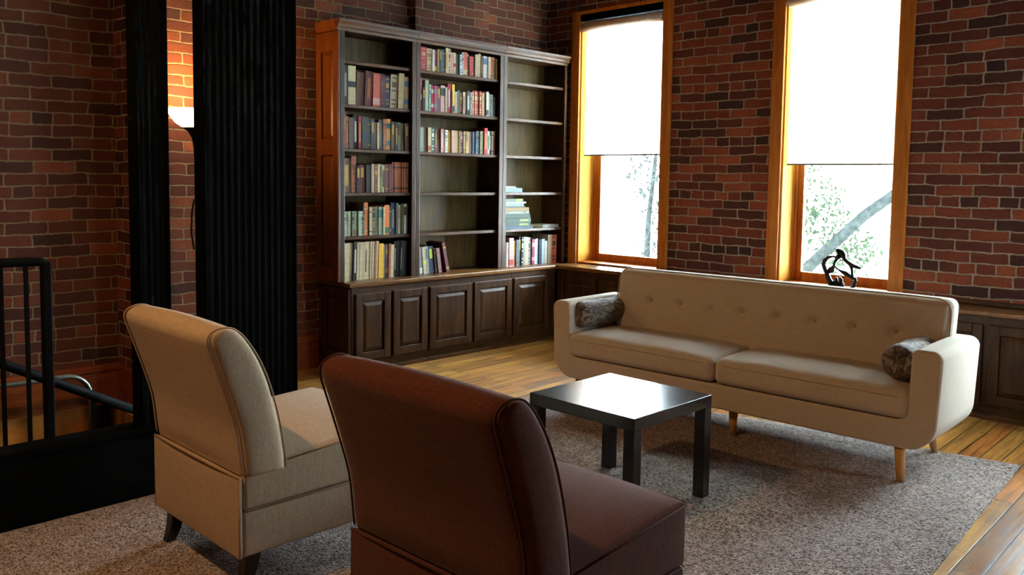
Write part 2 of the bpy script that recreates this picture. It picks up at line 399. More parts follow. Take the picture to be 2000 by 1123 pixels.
def obj(name, bm, mat, parent=None, bevel=0, seg=2, smooth=False, weld=True):
    me = bpy.data.meshes.new(name)
    bmesh.ops.recalc_face_normals(bm, faces=bm.faces)
    if smooth:
        for f in bm.faces: f.smooth = True
    bm.to_mesh(me); bm.free()
    for mm in (mat if isinstance(mat, (list, tuple)) else [mat]): me.materials.append(MT[mm] if isinstance(mm, str) else mm)
    o = bpy.data.objects.new(name, me); C.objects.link(o)
    if parent: o.parent = parent
    if bevel:
        b = o.modifiers.new('bevel', 'BEVEL'); b.width = bevel; b.segments = seg; b.limit_method = 'ANGLE'; b.angle_limit = R(35)
        b.harden_normals = False
    return o
def tag(o, label=None, cat=None, group=None, kind=None):
    for k, v in (('label', label), ('category', cat), ('group', group), ('kind', kind)):
        if v: o[k] = v
    return o
def thing(name, label, cat, loc=(0, 0, 0), rz=0, group=None):
    o = bpy.data.objects.new(name, None); C.objects.link(o); o.empty_display_size = .1
    o.location = loc; o.rotation_euler = (0, 0, rz)
    return tag(o, label, cat, group)
def struct(name, bm, mat, parent=None, **k):
    o = obj(name, bm, mat, parent, **k)
    if not parent: o['kind'] = 'structure'
    return o
def dup_tree(o, parent=None):
    c = o.copy(); C.objects.link(c); c.parent = parent
    for ch in list(o.children): dup_tree(ch, c)
    return c

# ---------------------------------------------------------------- setting
XL, YB, XR, YF, ZC = -5.17, 5.64, 1.05, -3.6, 3.7
WT = .32
OPEN = [(-4.77, -3.925, .63, 2.74), (-2.90, -2.12, .63, 2.74), (-1.12, -.32, .63, 2.74)]
def wall_cells(bm, a0, a1, z0, z1, holes, put):
    xs = sorted({a0, a1, *[h[0] for h in holes], *[h[1] for h in holes]}); zs = sorted({z0, z1, *[h[2] for h in holes], *[h[3] for h in holes]})
    for xa, xb in zip(xs, xs[1:]):
        for za, zb in zip(zs, zs[1:]):
            cx, cz = (xa+xb)/2, (za+zb)/2
            if any(h[0] < cx < h[1] and h[2] < cz < h[3] for h in holes): continue
            put(xa, xb, za, zb)
# floor with the stairwell hole behind the black half wall
HX0, HX1, HY0, HY1 = -5.12, -3.62, -2.2, 1.85
b = NB()
for x0, x1, y0, y1 in ((XL-.1, HX0, YF, YB+WT), (HX1, XR+.1, YF, YB+WT), (HX0, HX1, YF, HY0), (HX0, HX1, HY1, YB+WT)):
    box(b, x0, x1, y0, y1, -.22, 0)
struct('floor', b, 'floor')
b = NB()
for x0, x1, y0, y1 in ((HX0-.03, HX0, HY0, HY1), (HX1, HX1+.03, HY0, HY1), (HX0, HX1, HY1, HY1+.03), (HX0, HX1, HY0-.03, HY0)):
    box(b, x0, x1, y0, y1, -2.7, -.221)
box(b, HX0, HX1, HY0, HY1, -2.75, -2.7)
struct('wall_stairwell', b, 'well')
b = NB()
wall_cells(b, XL-.3, XR+.3, 0, ZC, OPEN, lambda xa, xb, za, zb: box(b, xa, xb, YB, YB+WT, za, zb))
struct('wall_back', b, 'brick_x')
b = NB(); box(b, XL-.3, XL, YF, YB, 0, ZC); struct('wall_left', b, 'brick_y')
b = NB()
ROP = [(4.72, 5.17, .63, 1.65)]
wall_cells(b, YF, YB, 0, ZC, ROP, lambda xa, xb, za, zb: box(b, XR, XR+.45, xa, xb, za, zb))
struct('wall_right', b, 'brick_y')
b = NB(); box(b, XL-.3, XR+.3, YF-.3, YF, 0, ZC); struct('wall_front', b, 'brick_x')
b = NB(); box(b, XL-.3, XR+.3, YF-.3, YB+WT, ZC, ZC+.2); struct('ceiling', b, 'ceiling')
# brick pier standing out above the bookcases
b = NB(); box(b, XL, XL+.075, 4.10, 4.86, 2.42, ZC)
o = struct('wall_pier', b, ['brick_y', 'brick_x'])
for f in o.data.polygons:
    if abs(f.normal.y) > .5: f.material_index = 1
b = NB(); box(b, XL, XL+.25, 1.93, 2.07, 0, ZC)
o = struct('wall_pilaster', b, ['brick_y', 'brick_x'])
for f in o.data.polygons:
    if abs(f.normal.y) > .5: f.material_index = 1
b = NB(); box(b, XL+.03, XL+.275, 1.905, 1.93, 0, .22); box(b, XL+.25, XL+.275, 1.93, 2.07, 0, .22); struct('trim_3', b, 'base_pine', bevel=.006)
for n_, (x0, x1, z0, z1) in enumerate(OPEN): portal((x0+x1)/2, (z0+z1)/2, x1-x0, z1-z0, y=YB+WT-.01)
for y0, y1, z0, z1 in ROP: portal(0, 0, y1-y0, z1-z0, rot=(0, R(90), 0), loc=(XR+.44, (y0+y1)/2, (z0+z1)/2))
# baseboard on the left wall with moulded top
def base_profile(bm, y0, y1):
    x = XL
    p = [(x, 0), (x+.028, 0), (x+.028, .16), (x+.022, .168), (x+.022, .185), (x+.03, .192), (x+.03, .205), (x+.018, .215), (x+.012, .228), (x, .23)]
    A = [bm.verts.new((q[0], y0, q[1])) for q in p]; B = [bm.verts.new((q[0], y1, q[1])) for q in p]
    bm.faces.new(A); bm.faces.new(B[::-1])
    for i in range(len(p)): bm.faces.new((A[i], B[i], B[(i+1) % len(p)], A[(i+1) % len(p)]))
b = NB(); base_profile(b, YF, 3.285); struct('baseboard_left', b, 'base_pine')

# windows: casing, jambs, sash, glass, sill
def build_window(idx, x0, x1, z0, z1):
    cw = .088
    b = NB()
    for a, c in ((x0-cw, x0), (x1, x1+cw)): box(b, a, c, YB-.024, YB, z0-.005, z1+.03)
    box(b, x0, x1, YB-.024, YB, z1, z1+.03)
    w_ = struct('window_%d' % idx, b, 'pine', bevel=.003)
    b = NB(); yj = YB+.255
    box(b, x0, x0+.012, YB, yj, z0, z1); box(b, x1-.012, x1, YB, yj, z0, z1); box(b, x0, x1, YB, yj, z1-.012, z1)
    obj('jamb', b, 'jamb_pine', w_)
    b = NB()
    ys0, ys1 = YB+.215, YB+.255; sw = .055
    for a, c in ((x0+.012, x0+.012+sw), (x1-.012-sw, x1-.012)): box(b, a, c, ys0, ys1, z0+.012, z1-.012)
    for a, c in ((z0+.012, z0+.075), (z1-.07, z1-.012)): box(b, x0+.012+sw, x1-.012-sw, ys0, ys1, a, c)
    # inner stop bead
    for a, c in ((x0+.012, x0+.03), (x1-.03, x1-.012)): box(b, a, c, ys0-.03, ys0, z0+.012, z1-.012)
    obj('sash', b, 'pine', w_, bevel=.003)
    b = NB(); box(b, x0+.012+sw, x1-.012-sw, ys0+.017, ys0+.021, z0+.075, z1-.07)
    obj('pane', b, 'glass', w_)
    b = NB(); box(b, x0+.012, x1-.012, YB+.001, yj, z0, z0+.012); obj('sill', b, 'pine_x', w_)
    return w_
for i, (x0, x1, z0, z1) in enumerate(OPEN): build_window(i+1, x0, x1, z0, z1)
# right-hand wall windows (beyond the frame)
for i, (y0, y1, z0, z1) in enumerate(ROP):
    b = NB()
    for a, c in ((y0-.09, y0), (y1, y1+.09)): box(b, XR-.024, XR, a, c, z0-.09, z1+.09)
    box(b, XR-.024, XR, y0, y1, z1, z1+.09); box(b, XR-.024, XR, y0, y1, z0-.09, z0)
    w_ = struct('window_%d' % (4+i), b, 'pine')
    b = NB()
    for a, c in ((y0, y0+.06), (y1-.06, y1)): box(b, XR+.35, XR+.39, a, c, z0, z1)
    for a, c in ((z0, z0+.07), (z1-.07, z1)): box(b, XR+.35, XR+.39, y0+.06, y1-.06, a, c)
    obj('sash', b, 'pine', w_)
    b = NB(); box(b, XR+.368, XR+.372, y0+.06, y1-.06, z0+.07, z1-.07); obj('pane', b, 'glass', w_)

# roller blinds
def blind(label, x0, x1, ztop, zbot):
    yb = YB+.012
    t = thing('roller_blind', label, 'blind', ((x0+x1)/2, yb, ztop+.008)); hw = (x1-x0)/2
    b = NB(); box(b, -hw-.004, hw+.004, -.03, .05, .045, .105); obj('reveal_shade_box', b, 'black', t, bevel=.004)  # added black box standing in for the shaded reveal above the roller
    b = NB(); tube(b, [(-hw, 0, 0), (hw, 0, 0)], .040, 20); obj('roller_tube', b, 'roller', t)
    b = NB(); n = 24; hgt = ztop+.008-zbot
    for k in range(2):
        pass
    vs = []
    for i in range(n+1):
        x = -hw+.01+(2*hw-.02)*i/n
        vs.append([b.verts.new((x, .0405+.0015*math.sin(j*.7+i*.5), -hgt*j/20)) for j in range(21)])
    for i in range(n):
        for j in range(20): b.faces.new((vs[i][j], vs[i+1][j], vs[i+1][j+1], vs[i][j+1])).smooth = True
    fo = obj('blind_fabric', b, 'blind', t)
    b = NB(); box(b, -hw+.008, hw-.008, -.036+.0715, -.026+.0715, -hgt-.014, -hgt-.0005); obj('bottom_bar', b, 'bar', t, bevel=.003)
    for s_ in (-1, 1):
        b = NB(); box(b, s_*(hw+.004)-.004, s_*(hw+.004)+.004, -.028, .03, -.04, .05); obj('bracket', b, 'steel', t)
    b = NB(); pts = [(hw+.002-.004, -.04, -.02-k*.1) for k in range(max(8, int(hgt*10)-1))]
    tube(b, pts, .0016, 5); obj('bead_chain', b, 'bar', t)
    return t
blind('white roller blind half lowered in the window beside the bookcases', -4.764, -3.932, 2.63, 1.565)
blind('white roller blind half lowered in the window behind the sofa and sculpture', -2.894, -2.127, 2.60, 1.484)
blind('white roller blind half lowered in the third window right of the sofa', -1.105, -.335, 2.60, 1.5)

# ---------------------------------------------------------------- black columns and half wall of the stairwell
b = NB(); box(b, -3.60, -3.505, YF, 2.118, 0, .272)
o = struct('wall_stair', b, 'black', bevel=.004)
b = NB(); box(b, -3.62, -3.495, YF, 2.118, .272, .302); obj('cap_rail', b, 'black', o, bevel=.008, seg=3)
def column(label, y0, y1, xf, xb, flutes, side):
    t = thing('fluted_column', label, 'column', (xf, (y0+y1)/2, .302)); hw = (y1-y0)/2; d = xf-xb; h_ = ZC-.302
    b = NB(); box(b, -d, -.012, -hw, hw, 0, h_); obj('shaft', b, 'black', t, bevel=.004)
    b = NB(); n = flutes; mar = side; w_ = (2*hw-2*mar)/n
    pts = [(-.012, -hw), (0, -hw), (0, -hw+mar)]
    for i in range(n):
        y = -hw+mar+i*w_
        for k in range(1, 6):
            a = PI*k/6; pts.append((-.006*math.sin(a), y+w_*.12+w_*.76*(k/6)))
        pts.append((0, y+w_*.92)); pts.append((0, y+w_))
    pts += [(0, hw), (-.012, hw)]
    prism(b, pts, 0, h_, 'z'); obj('fluted_board', b, 'black', t)
    b = NB(); tube(b, [(.002, -hw+.008, 0), (.002, -hw+.008, h_)], .007, 8); tube(b, [(.002, hw-.008, 0), (.002, hw-.008, h_)], .007, 8)
    obj('corner_bead', b, 'black', t)
    return t
column('wide black fluted column standing left of the bookcases', 1.664, 2.118, -3.50, -3.58, 12, .035)
column('narrow black fluted column left of the wide one and the lit floor lamp', 1.385, 1.521, -3.50, -3.58, 3, .03)

# stairs and railings
stair = thing('staircase', 'dark staircase going down behind the black half wall', 'staircase', (-4.6, 0, -.22))
for k in range(9):
    b = NB(); box(b, -.5, .5, 1.3-.27*(k+1)+.27*0, 1.3-.27*k, -.2*(9-k)-.04+.0, -.2*(9-k)); obj('tread', b, 'well', stair, bevel=.004)
gr = thing('guard_railing', 'black metal guard railing with square post at the stairwell', 'railing', (-4.2, 1.26, 0))
b = NB(); box(b, -.02, .022, -.03, .012, -.219, .945); obj('post', b, 'black_metal', gr, bevel=.008, seg=3)
b = NB(); tube(b, [(0, .0, .9), (0, -.01, .935), (0, -.03, .945), (0, -.08, .947), (0, -3.0, .955)], .021, 10); obj('top_rail', b, 'black_metal', gr)
for k in range(14):
    b = NB(); y = -.085-.075-k*.1+.07
    box(b, -.008, .008, y-.008, y+.008, .02, .94); obj('baluster', b, 'black_metal', gr)
b = NB(); box(b, -.015, .015, -3.0, -.03, -.0, .022); obj('bottom_rail', b, 'black_metal', gr)
hr = thing('stair_handrail', 'black sloping handrail going down to the right behind the guard railing', 'handrail', (-4.45, 1.2, 0))
b = NB(); tube(b, [(0, -.70, .80), (0, .64, .06)], .024, 10); obj('rail', b, 'black_metal', hr)
for k in range(6):
    y = -.55+k*.22; z = .80-(y+.70)*(.74/1.34)
    b = NB(); box(b, -.008, .008, y-.008, y+.008, -.3, z-.01); obj('baluster', b, 'black_metal', hr)
pr_ = thing('pipe_handrail', 'grey steel pipe handrail with a curved end near the baseboard', 'handrail', (-4.95, 1.4, 0))
b = NB(); pts = [(0, -1.6, .245), (0, 0, .235), (0, .16, .235)]
for k in range(1, 9):
    a = PI/2*k/8; pts.append((0, .16+.13*math.sin(a), .235-.13*(1-math.cos(a))))
pts.append((0, .29, -.2)); tube(b, pts, .014, 10); obj('pipe', b, 'steel', pr_)

# ---------------------------------------------------------------- floor lamp behind the columns
fl = thing('floor_lamp', 'lit torchiere floor lamp with white bowl shade between the black columns', 'lamp', (-4.9, 2.292, 0))
b = NB(); lathe(b, [(0, 0), (.13, 0), (.13, .012), (.02, .03), (0, .03)], 32); obj('base', b, 'black_metal', fl)
b = NB(); tube(b, [(0, 0, .025), (0, 0, 1.5)], .011, 10); obj('pole', b, 'black_metal', fl)
b = NB(); lathe(b, [(.011, 1.44), (.014, 1.5), (.022, 1.56), (.045, 1.6), (.075, 1.618), (.07, 1.622), (0, 1.61)], 32); obj('neck', b, 'black_metal', fl)
b = NB(); lathe(b, [(.03, 1.622), (.08, 1.626), (.115, 1.65), (.145, 1.69), (.158, 1.727), (.154, 1.729), (.14, 1.692), (.11, 1.656), (.075, 1.632), (.0, 1.628)], 48); obj('lamp_shade', b, 'bowl', fl)
b = NB(); tube(b, [(.0, -.02, .9), (.0, -.035, 1.0), (0, -.03, 1.12), (0, -.016, 1.2)], .006, 6); obj('switch', b, 'black_metal', fl)
light('floor_lamp_light', 'POINT', (-4.9, 2.292, 1.79), 40, (1, .6, .24), .06)

# ---------------------------------------------------------------- panelled cabinetry
def door_mesh(w_, h_, st=.055):
    """raised-panel door in local x-z, front face towards -y, lower left corner at origin"""
    b = NB(); t = .02
    box(b, 0, st, 0, t, 0, h_); box(b, w_-st, w_, 0, t, 0, h_)
    box(b, st, w_-st, 0, t, 0, st); box(b, st, w_-st, 0, t, h_-st, h_)
    p = NB(); bv = min(.03, w_*.12)
    o = [(st, st), (w_-st, st), (w_-st, h_-st), (st, h_-st)]
    i = [(st+bv, st+bv), (w_-st-bv, st+bv), (w_-st-bv, h_-st-bv), (st+bv, h_-st-bv)]
    A = [p.verts.new((x, .016, z)) for x, z in o]; B = [p.verts.new((x, .004, z)) for x, z in i]
    p.faces.new(B)
    for k in range(4): p.faces.new((A[k], A[(k+1) % 4], B[(k+1) % 4], B[k]))
    D = [p.verts.new((x, .02, z)) for x, z in o]; p.faces.new(D[::-1])
    for k in range(4): p.faces.new((D[k], D[(k+1) % 4], A[(k+1) % 4], A[k]))
    return b, p
def cabinet(label, loc, rz, W, D, Ht, doors, group, end_panel=False):
    """local: x along the front 0..W, y back 0..D (front at y=0), doors proud at -.02"""
    t = thing('base_cabinet', label, 'cabinet', loc, rz, group)
    b = NB(); box(b, 0, W, 0, D, .07, Ht); obj('carcass', b, 'walnut', t, bevel=.002)
    b = NB(); box(b, 0, W, .015, .03, 0, .07); box(b, 0, W, -.012, .015, 0, .028); obj('plinth', b, 'walnut_x', t, bevel=.003)
    for x, w_ in doors:
        d, p = door_mesh(w_, Ht-.09-.045)
        do = obj('door', d, 'walnut', t, bevel=.004); do.location = (x, -.0215, .09)
        po = obj('door_panel', p, 'walnut', do)
    if end_panel:
        d, p = door_mesh(D-.01, Ht-.09, .06)
        e = obj('end_panel', d, 'walnut', t, bevel=.003); e.location = (-.0215, D-.005, .08); e.rotation_euler = (0, 0, R(-90))
        obj('raised_field', p, 'walnut', e)
    return t
CT = .595   # underside of the countertop
G1 = 'dark wood base cabinets with panelled doors under the bookcases'
G2 = 'dark wood low cabinets along the window wall'
XF = -4.79
# local x = world +y, local y (back) = world -x  -> rotate +90 deg
def lcab(label, y0, y1, doors, end=False):
    return cabinet(label, (XF, y0, 0), R(90), y1-y0, XF-XL-.035, CT, [(a-y0, c-a) for a, c in doors], G1, end)
lcab('two-door dark wood cabinet under the left bookcase, nearest the fluted column', 3.315, 3.978, [(3.34, 3.632), (3.657, 3.966)], True)
lcab('two-door dark wood cabinet under the middle bookcase', 3.98, 4.853, [(3.992, 4.408), (4.434, 4.842)])
lcab('single-door dark wood cabinet under the right bookcase, at the room corner', 4.855, 5.385, [(4.868, 5.29)])
# window wall: cabinets of .93 m, door seam measured at x = -1.465
Y0 = 5.385
wl = ['low dark cabinet in the corner beside the bookcase cabinets, under the first window',
      'low dark cabinet behind the left arm of the sofa', 'low dark cabinet behind the middle of the sofa',
      'low dark two-door cabinet visible right of the sofa arm, below the brick wall',
      'low dark cabinet under the third window, beyond the picture edge']
xs = [XF+.02, -3.87, -2.94, -2.005, -1.0, -.0]
for i, (a, c) in enumerate(zip(xs, xs[1:])):
    m_ = (a+c)/2
    if i == 3: ds = [(-1.94, -1.482), (-1.448, -1.02)]
    else: ds = [(a+.02, m_-.012), (m_+.012, c-.02)]
    cabinet(wl[i], (a+.001, Y0, 0), 0, c-a-.002, YB-Y0-.002, CT, [(p-a, q-p) for p, q in ds], G2)
# countertop: one L-shaped top
b = NB(); zt = .627
prism(b, [(XL+.002, 3.285), (-4.768, 3.285), (-4.768, 5.362), (.0, 5.362), (.0, YB-.026), (XL+.002, YB-.026)], CT+.0005, zt, 'z')
ct = obj('countertop', b, ['counter', 'counter_x'], bevel=.008, seg=3)
tag(ct, 'L-shaped polished wood countertop over the low cabinets, under the bookcases and windows', 'countertop')
for f in ct.data.polygons:
    pass
# low dark backsplash rail between the windows
b = NB(); box(b, -2.03, -1.22, YB-.024, YB-.002, zt+.0005, zt+.028); o = obj('backsplash_strip', b, 'walnut_x', bevel=.004); o['kind'] = 'structure'; o.name = 'trim_1'
b = NB(); box(b, -3.83, -2.99, YB-.024, YB-.002, zt+.0005, zt+.028); o = obj('trim_2', b, 'walnut_x', bevel=.004); o['kind'] = 'structure'

# bookcases
SHELF = [2.13, 1.836, 1.537, 1.237, .936]; BX = -4.87; BB = XL+.03; TOPZ = 2.325; G3 = 'tall dark wood bookcases on the countertop'
def bookcase(label, y0, y1, sl, sr, left_end=False):
    """sl, sr: widths of the left and right stiles seen from the room"""
    t = thing('bookcase', label, 'bookcase', (BX, y0, zt+.001), R(90), G3)
    W = y1-y0; D = BX-BB; z0 = 0; zt_ = TOPZ+.02-zt
    b = NB(); box(b, 0, .02, .02, D-.012, z0, zt_-.021); obj('side_panel', b, 'walnut', t)
    b = NB(); box(b, W-.02, W, .02, D-.012, z0, zt_-.021); obj('side_panel', b, 'walnut', t)
    b = NB(); box(b, 0, W, D-.012, D, z0, zt_); obj('back_panel', b, 'oak_back', t)
    b = NB(); box(b, 0, W, .02, D-.012, zt_-.02, zt_); obj('top_panel', b, 'walnut_x', t)
    b = NB(); box(b, 0, sl, 0, .02, z0, zt_); box(b, W-sr, W, 0, .02, z0, zt_); box(b, sl, W-sr, 0, .02, TOPZ-zt, zt_)
    obj('face_frame', b, 'walnut', t, bevel=.003)
    for s in SHELF:
        b = NB(); box(b, .021, W-.021, .021, D-.013, s-zt-.024, s-zt-.001); obj('shelf', b, 'walnut_x', t, bevel=.003)
    # moulded crown
    b = NB(); c0 = zt_
    x0 = -.03 if left_end else 0
    pf = [(.02, c0-.03), (-.006, c0-.03), (-.008, c0-.012), (-.018, c0-.005), (-.022, c0+.012), (-.036, c0+.028), (-.04, c0+.045), (.02, c0+.045)]
    prism(b, pf, x0, W, 'x'); obj('crown', b, 'walnut_x', t)
    if left_end:
        pf2 = [(0, c0-.03), (-.012, c0-.012), (-.02, c0+.012), (-.03, c0+.045), (0, c0+.045)]
        b = NB(); prism(b, pf2, .02, D, 'y'); obj('crown_return', b, 'endpanel', t)
        # panelled end
        e = NB(); De = D-.005
        for a, c in ((0, .06), (De-.06, De)): box(e, -.022, -.001, a, c, 0, zt_-.031)
        for a, c in ((0, .10), (.86, .97), (zt_-.16, zt_-.031)): box(e, -.022, -.001, .06, De-.06, a, c)
        eo = obj('end_panel', e, 'endpanel', t, bevel=.004)
        for a, c in ((.10, .86), (.97, zt_-.16)):
            p = NB(); o_ = [(.06, a), (De-.06, a), (De-.06, c), (.06, c)]; i_ = [(.085, a+.03), (De-.085, a+.03), (De-.085, c-.03), (.085, c-.03)]
            A = [p.verts.new((-.004, y, z)) for y, z in o_]; B_ = [p.verts.new((-.018, y, z)) for y, z in i_]
            p.faces.new(B_)
            for k in range(4): p.faces.new((A[k], A[(k+1) % 4], B_[(k+1) % 4], B_[k]))
            obj('raised_field', p, 'endpanel', eo)
    return t
bookcase('left dark bookcase with books on five shelves, nearest the black column', 3.283, 3.93, .035, .037, True)
bookcase('middle dark bookcase with three full rows of books above empty shelves', 3.932, 4.818, .038, .04)
bookcase('right dark bookcase by the window with mostly empty shelves and a book stack', 4.82, 5.585, .04, .03)

# ---------------------------------------------------------------- books
COL = dict(black='1e1c1b', charcoal='33312f', cream='cdbb90', white='d6d6cc', tan='a88c66', beige='b8a78a', brown='5f4030', maroon='5a2226',
           red='a02a2a', crimson='8e1f30', salmon='b4553f', rust='95502d', orange='d0702a', yellow='d9a92a', gold='b08a3c', olive='6e6a42',
           green='3f5a42', darkgreen='26382e', sage='8a9a82', teal='2f6a68', navy='232b48', blue='4b6c8c', paleblue='a9c6cf', slate='4d5558',
           grey='8a8980', pink='c9938a', magenta='8e3055', mauve='7e5c62', palegreen='a8b795', lime='b5c04a')
CN = dict(darkgreen='dark green', paleblue='pale blue', palegreen='pale green', gold='golden brown', salmon='salmon red')
BM_ = {}
def cover(c):
    k = c.rstrip('*'); g = (.72 if k in ('white', 'cream', 'paleblue', 'beige', 'grey', 'pink', 'palegreen') else .85)*(.34 if c != k else 1)  # '*' covers darkened to stand in for weaker window light on them
    if c not in BM_: BM_[c] = plain('book_cover_'+k+('_dimmed' if c != k else ''), tuple(v*g for v in hx(COL[k])[:3])+(1,), .65, spec=.25, var=.18, nscale=60)
    return BM_[c]
def book_mesh(th, h_, dp, c, band, bandc, flat=False):
    """spine faces -y; width along x; standing"""
    b = NB(); ct_ = .003
    box(b, 0, th, 0, .004, 0, h_, 0)               # spine
    box(b, 0, ct_, .004, dp, 0, h_, 0); box(b, th-ct_, th, .004, dp, 0, h_, 0)
    box(b, ct_, th-ct_, .004, dp-.004, .003, h_-.004, 1)
    if band:
        for z0, z1, inset in band:
            box(b, th*inset, th*(1-inset), -.0008, .0005, h_*z0, h_*z1, 2)
    me = bpy.data.meshes.new('book'); bmesh.ops.recalc_face_normals(b, faces=b.faces); b.to_mesh(me); b.free()
    me.materials.append(cover(c)); me.materials.append(MT['pages'])
    if band: me.materials.append(cover(bandc))
    return me
ORD = ['first', 'second', 'third', 'fourth', 'fifth', 'sixth', 'seventh', 'eighth', 'ninth', 'tenth', 'eleventh', 'twelfth', 'thirteenth', 'fourteenth', 'fifteenth',
       'sixteenth', 'seventeenth', 'eighteenth', 'nineteenth', 'twentieth'] + ['twenty-'+k for k in ('first', 'second', 'third', 'fourth', 'fifth', 'sixth', 'seventh', 'eighth', 'ninth')] + \
      ['thirtieth'] + ['thirty-'+k for k in ('first', 'second', 'third', 'fourth', 'fifth', 'sixth', 'seventh', 'eighth', 'ninth')]
BANDS = {'t': [(.55, .9, .25)], 'b': [(.05, .25, .0)], 'm': [(.35, .5, .0)], 's': [(.12, .16, .0), (.8, .84, .0)], 'l': [(.2, .8, .3)], 'q': [(.15, .3, 0), (.7, .86, 0)], 'w': [(.62, .9, .0)], 'd': [(.1, .14, .2), (.22, .26, .2), (.5, .54, .2), (.62, .78, .2), (.88, .92, .2)], 'c': [(.45, .6, .0)]}
def row(name, y0, y1, z, spec, group, x=-4.905, lean=0):
    """spec entries: 'width height colour[:bands:bandcolour]'; 'gap w' leaves a gap; '/deg' leans the book"""
    ent = [e.split() for e in spec.strip().split(',')]
    def deg_of(e):
        q = e[2].split(':'); return float(q[3]) if len(q) > 3 else lean
    extra = 0; ap = 0; hp = 0
    for e in ent:
        if e[0] == 'gap': continue
        a_ = deg_of(e); extra += max(0, max(hp, float(e[1]))*(math.sin(R(ap))-math.sin(R(a_)))); ap, hp = a_, float(e[1])
    extra += max(0, hp*math.sin(R(ap)))
    if len(ent) == 1: extra = 0
    tot = sum(float(e[1] if e[0] == 'gap' else e[0]) for e in ent); k = (y1-y0-extra)/tot
    y = y0; i = 0; ap = 0; hp = 0
    for e in ent:
        if e[0] == 'gap': y += float(e[1])*k; continue
        th = float(e[0])*k-.0008; h_ = float(e[1]); c = e[2]; deg = lean
        parts = c.split(':'); c = parts[0]; band = BANDS[parts[1]] if len(parts) > 1 and parts[1] else None
        bc = parts[2] if len(parts) > 2 else ('gold' if c in ('maroon', 'brown', 'red', 'crimson', 'navy', 'black', 'darkgreen', 'charcoal') else 'brown')
        if len(parts) > 3: deg = float(parts[3])
        if band is None and random.random() < (.6 if c not in ('cream', 'beige', 'palegreen', 'sage', 'yellow') else .12): band = BANDS[random.choice('tsld')]
        dp = min(.19, h_*.8)
        me = book_mesh(th, h_, dp, c, band, bc)
        o = bpy.data.objects.new('book', me); C.objects.link(o)
        a = R(deg)
        if len(ent) > 1: y += max(0, max(hp, h_)*(math.sin(R(ap))-math.sin(a)))
        ap, hp = deg, h_; yy = y
        o.matrix_world = Matrix.Translation((x+random.uniform(-.008, .006), yy, z+.0005+(th*math.sin(a) if a > 0 else 0))) @ Matrix.Rotation(R(90), 4, 'Z') @ Matrix.Rotation(a, 4, 'Y')
        nm = CN.get(c, c); adj = 'tall ' if h_ > .22 else ('short ' if h_ < .165 else ''); wd = 'thick ' if th > .04 else ('thin ' if th < .016 else '')
        tag(o, f'{adj}{wd}{nm} book, {ORD[i]} from left, {name}', 'book', group)
        y += float(e[0])*k; i += 1
row('second shelf of left bookcase', 3.325, 3.888, 1.836, '50 .262 black:l:grey,66 .262 cream:c:black,72 .225 brown::brown:2.5,66 .238 maroon::rust:2.5,64 .228 salmon:b:pink:1.5,50 .228 maroon:d:brown,45 .222 navy,66 .235 beige::brown:2.5,52 .25 cream::brown:2,44 .23 tan:q:blue',
    'books on the second shelf of the left bookcase')
row('third shelf of left bookcase', 3.322, 3.888, 1.537, '35 .232 red,24 .22 tan,38 .212 brown,44 .236 black:l:white,30 .226 crimson,54 .222 charcoal:m:navy,28 .212 darkgreen,38 .212 charcoal,20 .19 brown,18 .19 cream,38 .212 slate,34 .217 rust,44 .22 gold:q:teal,34 .205 brown:t:gold,30 .202 darkgreen,34 .202 grey,30 .197 olive,40 .197 brown',
    'books on the third shelf of the left bookcase')
row('fourth shelf of left bookcase', 3.322, 3.888, 1.237, '55 .236 brown,32 .25 rust,24 .185 black,40 .192 maroon,34 .192 black,20 .2 tan,20 .196 brown,15 .2 cream,20 .2 olive,20 .196 cream:l:charcoal,24 .2 maroon,24 .202 maroon,16 .217 rust:s:black,16 .217 rust:s:black,16 .217 rust:s:black,16 .217 rust:s:black,16 .217 rust:s:black,16 .217 rust:s:black,16 .217 rust:s:black',
    'books on the fourth shelf of the left bookcase')
row('fifth shelf of left bookcase', 3.322, 3.888, .936, '12 .165 tan,20 .17 palegreen:d:teal,14 .17 grey,16 .172 palegreen,12 .172 olive,14 .172 sage,14 .172 sage:b:rust,14 .172 palegreen,14 .172 sage,14 .172 palegreen,14 .17 white,12 .225 grey,28 .23 orange:s:cream,gap 8,20 .2 beige,34 .2 olive:d:darkgreen,18 .204 grey,34 .2 sage:w:teal,12 .2 cream,40 .212 orange:b:green,14 .2 black,40 .228 navy:l:grey,20 .226 slate,20 .212 cream:t:gold,24 .22 green,20 .218 white:w:black,16 .22 mauve',
    'books on the fifth shelf of the left bookcase')
row('bottom of left bookcase', 3.32, 3.888, zt, '28 .262 cream,22 .264 cream,26 .262 beige,28 .27 black:l:white,22 .266 cream,20 .266 cream,20 .264 beige,20 .266 cream,20 .266 cream,18 .266 beige,16 .266 cream,14 .264 rust,24 .266 cream,36 .247 yellow::yellow,14 .238 white,22 .24 mauve:q:gold,18 .245 rust,30 .236 cream,24 .258 black:l:grey,22 .262 charcoal,22 .264 black:l:grey,20 .258 charcoal,22 .256 black',
    'books along the bottom of the left bookcase', lean=1.5)
row('top shelf of middle bookcase', 3.975, 4.775, 2.13, '20 .165 white:b:blue,46 .168 red:d:pink,44 .162 tan,20 .158 white,20 .156 crimson:b:yellow,20 .166 olive,16 .168 darkgreen,16 .168 slate,20 .172 charcoal,24 .186 cream:l:gold,20 .182 beige,26 .16 pink,20 .16 cream:m:red,28 .152 slate,18 .152 white,16 .17 paleblue,34 .176 salmon:b:cream,16 .166 grey,20 .15 red,20 .15 crimson,gap 10,15 .17 tan,15 .17 beige,28 .18 beige,14 .168 brown,34 .168 white:w:blue,15 .165 slate,20 .168 cream,20 .166 salmon,16 .17 tan:s:red,14 .162 olive,12 .16 gold',
    'books on the top shelf of the middle bookcase')
